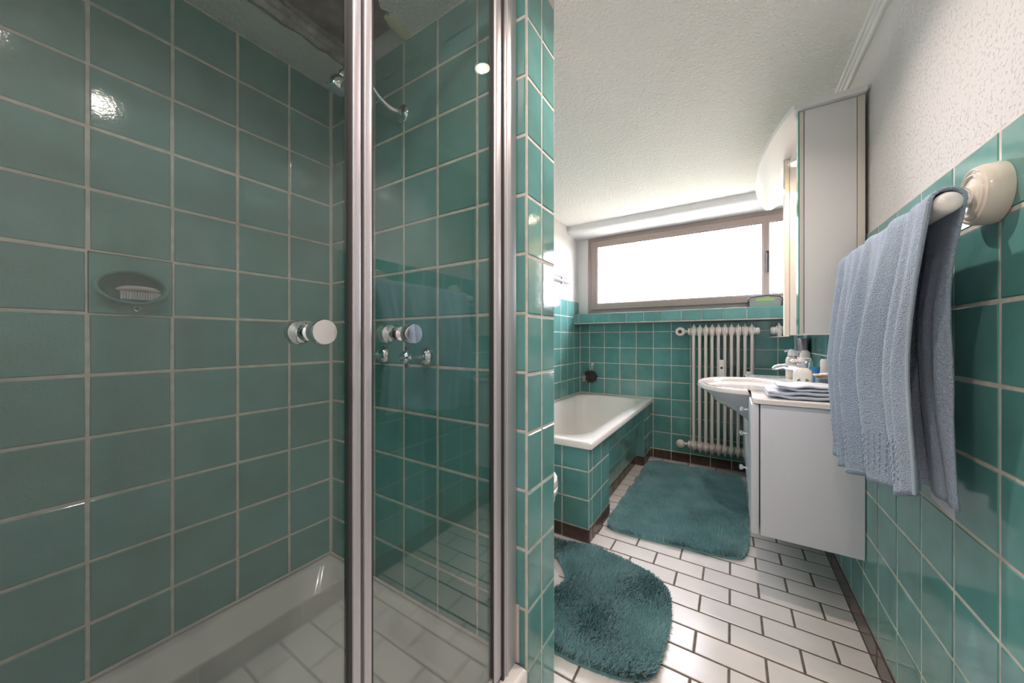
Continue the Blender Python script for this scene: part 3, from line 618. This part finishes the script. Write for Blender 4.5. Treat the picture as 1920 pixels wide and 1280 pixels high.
lp = MB().lathe([(.04, .6), (.05, .42), (.10, .36), (.13, .22), (.22, .06), (.23, .0)], HL, (0, 0, 1), 24).build('lamp_shade', 'chrome', mc, 40)
MB().lathe([(.0, .0), (.15, .0), (.18, .05), (.18, .1)], (HL[0], HL[1], HL[2]-.02), (0, 0, 1), 20).build('lamp_bulb', 'halogen', mc)
for hx, hy in ((HL[0], HL[1]),):
    L = bpy.data.lights.new('halogen_light', 'SPOT'); L.energy = HALO_W; L.color = (1, .63, .40); L.shadow_soft_size = .02; L.spot_size = math.radians(150); L.spot_blend = .8
    lo = bpy.data.objects.new('halogen_light', L); COL.objects.link(lo); lo.parent = mc; lo.matrix_parent_inverse = Matrix.Translation(-mc.location); lo.location = P(hx, hy, 5.05)

# ------------------------------------------------------------------ ceiling spots
for i, (x, y, lab) in enumerate(((-1.4, 2.2, 'recessed ceiling spot in front of the shower doors'), (-.9, 7.2, 'recessed ceiling spot beyond the shower partition'), (-.6, -1.9, 'added ceiling fill spot near the entry, out of view'), (-4.6, .15, 'added ceiling fill spot inside the shower, out of view'))):  # entry and shower spots are unseen, added to lift the light there
    zl = ZS if i == 3 else ZC
    t = thing('ceiling_spot', (x, y, zl), lab, 'ceiling lamp', 'recessed ceiling spots')
    MB().lathe([(.18, -.02), (.22, -.035), (.30, -.03), (.31, 0), (.18, .02)], (x, y, zl-.005), (0, 0, 1), 28).build('spot_ring', 'chrome', t, 40)
    MB().lathe([(0, 0), (.17, 0), (.17, .02)], (x, y, zl-.03), (0, 0, 1), 24).build('spot_lens', 'led', t)
    L = bpy.data.lights.new('spot_light', 'AREA'); L.shape = 'DISK'; L.size = .03; L.energy = SPOT_W[i]; L.color = (1, .83, .76); L.spread = math.radians((160, 130, 150, 150)[i])
    lo = bpy.data.objects.new('spot_light', L); COL.objects.link(lo); lo.parent = t; lo.matrix_parent_inverse = Matrix.Translation(-t.location); lo.location = P(x, y, zl-.06)

# ------------------------------------------------------------------ towel rail and hanging towel
rl = thing('towel_rail', (XR, 8.2, 1.6), 'towel rail with round beige ceramic wall mount and chrome joint', 'towel rail')
for y in (6.52, 10.0):
    MB().lathe([(.355, 0), (.36, .05), (.35, .15), (.33, .19), (.30, .20), (.29, .18), (.27, .18), (.26, .205), (.24, .21), (.23, .185), (.10, .215), (0, .215)], (XR-.002, y, 1.73), (-1, 0, 0), 40).build('wall_mount', 'beigecer', rl, 32)
    MB().lathe([(.09, -.03), (.115, .0), (.12, .05), (.10, .09), (.06, .11), (.055, .16), (.075, .18), (.06, .21)], (XR-.215, y, 1.73), (-1, -.12, -.35), 24).build('joint', 'chrome', rl, 40)
BXc, BZc = 2.08, 1.57
MB().tube([(XR-.3, 6.5, 1.71), (2.10, 6.32, 1.59)], .045, 12).build('neck', 'chrome', rl)
MB().tube([(XR-.3, 10.0, 1.71), (2.14, 10.0, 1.60)], .045, 12).build('neck', 'chrome', rl)
MB().lathe([(.03, -.03), (.09, -.02), (.117, .02), (.12, .10), (.118, .2), (.115, 4.3), (.09, 4.4)], (BXc, 5.99, BZc), (0, 1, 0), 24).build('bar', 'ceramic', rl, 50)
tw = thing('bath_towel', (2.1, 8.2, -2.3), 'blue-grey terry bath towel hanging over the rail on the right wall', 'towel')
nt, nf, no, nbk = 110, 60, 10, 50
def fold(t, depth):   # fold displacement, grows downwards
    w_ = t+.012*math.sin(7*depth+3*t)
    s = .62*math.sin(2*math.pi*4.2*w_+.4)+.42*math.sin(2*math.pi*7.3*w_+1.9+.6*depth)+.22*math.sin(2*math.pi*12.5*w_+4.0)
    return s
def front(t, q):    # q 0 top .. 1 bottom
    z0 = BZc+.02; zb = -2.26+.14*math.sin(5*t+.8)-.10*t+(.18*max(0, 1-t/.12)); z = z0+(zb-z0)*q
    yn = 5.99+.51*math.sin(min(1, q*1.6)*math.pi/2)-.12*max(0, q-.6); yfar = 10.15-.12*q*q
    y = yn+(yfar-yn)*t; A = .03+.17*min(1, q*2.0)
    x = BXc-.145-.08*math.sin(math.pi*min(1, q*1.1))*min(1, .35+t/.15)-A*fold(t, q)*.95*min(1, .15+t/.09)
    if t < .04: x += (.04-t)*1.2*q
    if t > .95: x += (t-.95)*3.2
    y += .05*math.cos(2*math.pi*4.2*t+.4)*min(1, q*2)
    return (x, y, z)
def backl(t, q):
    z0 = BZc+.02; zb = -2.12+.05*math.sin(4*t+1); z = z0+(zb-z0)*q
    yn = 6.03+.60*math.sin(min(1, q*2.2)*math.pi/2)-.25*max(0, q-.7)/.3*.7; yfar = 10.1
    return (min(XR-.06, BXc+.135+.10*q+.06*fold(t+.3, q)*min(1, q*3)), yn+(yfar-yn)*t, z)
def over(t, q):
    f0, b0 = front(t, 0), backl(t, 0); a = math.pi*(1-q); y = f0[1]+(b0[1]-f0[1])*q
    rx = (b0[0]-f0[0])/2; return ((f0[0]+b0[0])/2+rx*math.cos(a), y, BZc+.02+.138*math.sin(a)+.015*fold(t, 0)*math.sin(a))
path = [('f', 1-i/nf) for i in range(nf)]+[('o', i/no) for i in range(no)]+[('b', i/nbk) for i in range(nbk+1)]
V = []; 
for kd, q in path:
    for i in range(nt+1):
        t = i/nt; V.append({'f': front, 'o': over, 'b': backl}[kd](t, q))
fs = [(a*(nt+1)+b, a*(nt+1)+b+1, (a+1)*(nt+1)+b+1, (a+1)*(nt+1)+b) for a in range(len(path)-1) for b in range(nt)]
cl = MB().add(V, fs).build('cloth', 'towel', tw, 80)
md = cl.modifiers.new('thickness', 'SOLIDIFY'); md.thickness = .006; md.offset = 0
# woven waffle border: little raised ribs across the lower front of the towel
wf_ = MB()
for r_ in range(13):
    q = .80+.15*r_/12
    for i in range(3, 62):
        if (i+r_) % 2: continue
        t = .015+i/64*.96; x, y, z = front(t, q); wf_.box(x-.030, x-.008, y-.017, y+.017, z-.02, z+.02)
wf_.build('waffle_border', 'towel', tw, 0)
MB().tube([Vector(front(0, q))+Vector((-.02, -.005, 0)) for q in [i/40 for i in range(41)]], .017, 8).build('hem', 'hem', tw, 60)
lb = MB(); c0 = backl(.02, 1); lb.add([(2.36, 7.30, -2.0), (2.36, 6.72, -2.0), (2.38, 6.74, -2.30), (2.37, 7.32, -2.24), (2.368, 7.30, -2.0), (2.368, 6.72, -2.0), (2.388, 6.74, -2.30), (2.378, 7.32, -2.24)], [(0,1,2,3), (7,6,5,4), (0,4,5,1), (1,5,6,2), (2,6,7,3), (3,7,4,0)])
lb.build('care_label', 'label', tw, 0)

# ------------------------------------------------------------------ things on the vanity
def folded(name, x0, x1, y0, y1, z0, layers, th, label, m):
    t = thing(name, ((x0+x1)/2, (y0+y1)/2, z0), label, 'towel', 'folded towels on the vanity')
    for k in range(layers):
        zc = z0+th*(k+.5); R = []
        for i in range(25):
            u = i/24; x = x0+(x1-x0)*u; wob = .018*math.sin(9*u+k*2+x0)+.012*math.sin(17*u+k); ex = .25+.75*min(1, u/.05, (1-u)/.05)
            ring = []
            for a in range(16):
                an = 2*math.pi*a/16; c, s_ = math.cos(an), math.sin(an)
                ring.append((x, (y0+y1)/2+((y1-y0)/2+.02*math.sin(6*u+k))*math.copysign(abs(c)**.25, c), zc+wob+th*.52*ex*math.copysign(abs(s_)**.55, s_)))
            R.append(ring)
        MB().rings(R, True, True, True).build('fold', m, t, 60)
    return t
folded('folded_towel', .78, 2.42, 11.30, 12.55, RZ+.03, 2, .09, 'white-and-blue folded hand towel at the bottom of the pair on the vanity', 'towelw')
folded('folded_towel', 1.0, 2.42, 11.34, 12.5, RZ+.235, 2, .07, 'pale blue folded hand towel on top of the pair on the vanity', 'towelw')
def dispenser(x, y, label):
    t = thing('soap_dispenser', (x, y, RZ), label, 'soap dispenser'); 
    R = []
    for z, a, b in ((0, .2, .14), (.03, .225, .16), (.55, .225, .16), (.64, .20, .145), (.70, .13, .12), (.72, .11, .11)):
        R.append([(x+a*math.copysign(abs(math.cos(q))**.6, math.cos(q)), y+b*math.copysign(abs(math.sin(q))**.6, math.sin(q)), RZ+z) for q in [2*math.pi*i/24 for i in range(24)]])
    MB().rings(R, True, True, True).build('bottle', 'ceramic', t, 50)
    MB().lathe([(.10, 0), (.10, .10), (.09, .12)], (x, y, RZ+.72)).build('collar', 'greycap', t, 40)
    MB().lathe([(.035, 0), (.035, .05), (.07, .06), (.07, .13), (.04, .14)], (x, y, RZ+.83)).tube([(x, y, RZ+.92), (x-.24, y-.05, RZ+.935), (x-.26, y-.055, RZ+.90)], .04, 8).build('pump', 'ceramic', t, 40)
    lf = MB()
    for dx, dz, an in ((-.11, .36, .9), (-.06, .31, 2.2), (.05, .32, .5), (.09, .37, -.5), (.07, .25, .1), (-.02, .23, .05)):
        pts = [(x+dx+.06*(math.cos(an)*u-math.sin(an)*v_*.4), y-.168, RZ+dz+.06*(math.sin(an)*u+math.cos(an)*v_*.4)) for u, v_ in ((-1, 0), (-.5, .8), (.2, .9), (1, 0), (.2, -.9), (-.5, -.8))]
        lf.add(pts+[(p[0], p[1]+.012, p[2]) for p in pts], [tuple(range(6)), tuple(range(11, 5, -1))]+[(i, (i+1) % 6, (i+1) % 6+6, i+6) for i in range(6)])
    lf.build('leaf_print', 'leaf', t, 0)
dispenser(1.75, 13.3, 'white soap dispenser with green leaf print and white pump on the washbasin')
def lotion(x, y, z, label):
    t = thing('lotion_bottle', (x, y, z), label, 'bottle', 'lotion bottles on the washbasin')
    MB().lathe([(.0, 0), (.20, 0), (.22, .04), (.22, .75), (.18, .85), (.15, .87)], (x, y, z), (0, 0, 1), 24).build('bottle', 'cream', t, 40)
    MB().lathe([(.155, 0), (.155, .03)], (x, y, z+.86), (0, 0, 1), 24).build('neck_ring', 'dark', t)
    MB().lathe([(.15, 0), (.16, .05), (.14, .2), (.08, .27), (0, .28)], (x, y, z+.89), (0, 0, 1), 24).tube([(x, y, z+1.08), (x-.2, y-.06, z+1.10), (x-.25, y-.07, z+1.05)], .035, 8).build('pump_cap', 'ceramic', t, 40)
    MB().lathe([(.222, .28), (.2235, .3), (.2235, .62), (.222, .64)], (x, y, z), (0, 0, 1), 24).build('print_band', 'brush', t)
lotion(2.02, 17.7, RZ+.004, 'left cream lotion bottle with pump cap beside the grey towel')
lotion(2.2, 16.2, RZ+.004, 'right cream lotion bottle with pump cap in front of the tiled wall')
t = thing('tooth_mug', (2.1, 15.6, RZ), 'ceramic tooth mug holding two toothbrushes behind the dispenser', 'mug')
MB().lathe([(0, 0), (.16, 0), (.19, .04), (.20, .5), (.18, .5), (.17, .06), (0, .05)], (2.1, 15.6, RZ+.004), (0, 0, 1), 24).build('mug_body', 'ceramic', t, 40)
for i, (dx, m_) in enumerate(((-.28, 'pinkl'), (-.16, 'ceramic'))):
    b = thing('toothbrush', (2.1, 15.6, RZ+.5), ('pink', 'white')[i]+' toothbrush leaning over the rim of the mug', 'toothbrush', 'toothbrushes in the mug')
    MB().tube([(2.18, 15.56+.1*i, RZ+.10), (2.1+dx*.6, 15.56+.1*i, RZ+.75), (2.1+dx, 15.55+.12*i, RZ+.98)], [.025, .022, .028], 8).build('handle', m_, b, 50)
    MB().box(2.1+dx-.10, 2.1+dx+.01, 15.52+.12*i, 15.59+.12*i, RZ+.98, RZ+1.16, .012).build('bristle_head', 'bristle', b)
t = thing('toothpaste_tube', (2.14, 14.0, RZ), 'blue and white toothpaste tube standing beside the dispenser', 'tube')
MB().rings([[(2.13+a*math.cos(q), 14.0+b*math.sin(q), RZ+z) for q in [2*math.pi*i/16 for i in range(16)]] for z, a, b in ((.12, .10, .10), (.3, .11, .10), (.66, .13, .03), (.72, .13, .015))], True, True, True).build('tube_body', 'blue', t, 50)
MB().lathe([(.07, 0), (.075, .02), (.07, .13)], (2.13, 14.0, RZ)).build('tube_cap', 'ceramic', t, 40)
t = thing('deodorant_stick', (2.42, 14.4, RZ+.12), 'slim cream deodorant bottle against the wall above the basin', 'bottle')
MB().lathe([(0, 0), (.12, 0), (.13, .03), (.13, .42), (.10, .46)], (2.42, 14.4, RZ+.12)).build('bottle', 'cream', t, 40)
MB().lathe([(.105, 0), (.10, .3), (.07, .36), (0, .37)], (2.42, 14.4, RZ+.58)).build('cap', 'ceramic', t, 40)
MB().lathe([(.132, .12), (.1325, .13), (.1325, .32), (.132, .33)], (2.42, 14.4, RZ+.12)).build('print_band', 'pinkl', t)
t = thing('hair_brush', (2.45, 13.2, RZ+.3), 'pale yellow hair brush lying across the boxes beside the wall', 'brush')
MB().tube(smoothpts([(2.18, 13.5, RZ+.52), (2.3, 13.2, RZ+.56), (2.42, 12.95, RZ+.64), (2.5, 12.75, RZ+.72)], 4), .04, 10).build('handle', 'cream', t)
MB().box(2.05, 2.22, 13.4, 13.75, RZ+.46, RZ+.53, .025).build('head', 'yellow', t)
t = thing('small_box', (2.25, 13.2, RZ), 'blue-grey and pink cosmetics box by the wall behind folded towels', 'box')
MB().box(2.1, 2.36, 13.05, 13.65, RZ, RZ+.26, .01).build('box_body', 'pinkbox', t); MB().box(2.09, 2.37, 13.04, 13.66, RZ+.26, RZ+.44, .01).build('box_lid', 'greybox', t)
t = thing('small_box', (2.44, 13.0, RZ), 'pale yellow cosmetics box against the right wall', 'box')
MB().box(2.38, 2.44, 12.7, 13.3, RZ+.0, RZ+.40, .01).build('box_body', 'yellow', t); MB().box(2.375, 2.445, 12.69, 13.31, RZ+.40, RZ+.46, .01).build('box_lid', 'cream', t)
# towels hanging in the window corner
def corner_towel(y0, y1, z0, z1, m, label, nfold):
    t = thing('hand_towel', (XR, (y0+y1)/2, z0), label, 'towel', 'hand towels hanging in the window corner'); n = 40; R = []
    for q in range(9):
        z = z1+(z0-z1)*q/8; row = []
        for i in range(n+1):
            u = i/n; row.append((XR-.14-.05*math.sin(u*nfold*6.28)*(.4+.6*q/8), y0+(y1-y0)*u, z))
        R.append(row)
    o = MB().rings(R, False).build('cloth', m, t, 80); md = o.modifiers.new('thickness', 'SOLIDIFY'); md.thickness = .01; md.offset = 0
    MB().tube([(XR, (y0+y1)/2, z1-.1), (XR-.2, (y0+y1)/2, z1-.1), (XR-.22, (y0+y1)/2, z1+.02)], .03, 8).build('hook', 'chrome', t)
corner_towel(17.9, 20.2, -1.35, .06, 'towelg', 'dark grey hand towel hanging on the right wall below the mirror cabinet', 4)
corner_towel(20.4, 21.1, -1.6, .35, 'towelb', 'slate blue hand towel hanging in the window corner', 2)

# ------------------------------------------------------------------ small things at the window end
t = thing('bath_sponge', (-7.9, YW-.1, -2.4), 'charcoal bath sponge hanging by white cords over the bathtub', 'sponge')
sv = MB(); n1, n2 = 26, 14; R = []
for i in range(1, n2):
    th_ = math.pi*i/n2; row = []
    for k in range(n1):
        ph = 2*math.pi*k/n1; rr = 1+.16*math.sin(5*ph+3*th_)+.12*math.sin(9*th_+2*ph)+random.uniform(-.07, .07)
        row.append((-7.86+.40*rr*math.sin(th_)*math.cos(ph), YW-.32+.26*rr*math.sin(th_)*math.sin(ph), -2.42+.36*rr*math.cos(th_)))
    R.append(row)
sv.rings(R, True, True, True).build('puff', 'sponge', t, 0)
R = [[(p[0]-.22, p[1]+.06, p[2]-.12) for p in r_[:]] for r_ in R[3:-3]]
MB().rings([[(-8.02+(p[0]+8.02)*.62-.12, p[1], -2.55+(p[2]+2.55)*.9) for p in r_] for r_ in R], True, True, True).build('pale_mesh', mat('pale_mesh', (.45, .47, .43), .9), t, 0)
MB().tube([(-7.92, YW-.12, -2.1), (-7.88, YW-.08, -1.62), (-7.80, YW-.08, -1.62), (-7.78, YW-.14, -2.1)], .022, 6).build('cord', 'cord', t)
MB().lathe([(.09, 0), (.09, .04), (.05, .07), (.04, .1)], (-7.84, YW-.0, -1.62), (0, -1, 0), 14).build('hook', 'cord', t)
t = thing('wall_shelf', (XL, 19.0, 3.6), 'small white double-bar shelf on the left wall above the bathtub', 'shelf')
MB().box(XL-.04, XL+.10, 17.2, 20.15, 3.78, 4.18, .02).build('upper_bar', 'ceramic', t)
MB().box(XL-.04, XL+.30, 17.2, 20.15, 3.46, 3.54, .015).build('lower_bar', 'alu', t)
MB().box(XL-.04, XL+.06, 19.3, 19.45, 3.38, 3.85, .01).box(XL-.04, XL+.06, 17.6, 17.75, 3.38, 3.85, .01).build('bracket', 'alu', t)
t = thing('toiletry_case', (1.1, 21.6, 1.66), 'grey toiletry case with lime green panel and black trim on the window sill', 'case')
MB().prism([(.68, 1.66), (.78, 1.98), (.95, 2.10), (1.75, 2.16), (1.85, 1.66)], 'y', 21.4, 21.85).build('case_body', 'greycloth', t)
MB().prism([(.98, 1.94), (1.02, 2.06), (1.6, 2.10), (1.6, 1.95)], 'y', 21.38, 21.41).build('green_panel', 'green', t, 0)
MB().tube([(.72, 21.42, 1.68), (.66, 21.42, 2.02), (.74, 21.44, 2.14), (1.1, 21.44, 2.18), (1.8, 21.46, 2.24)], .03, 8).build('trim', 'dark', t)
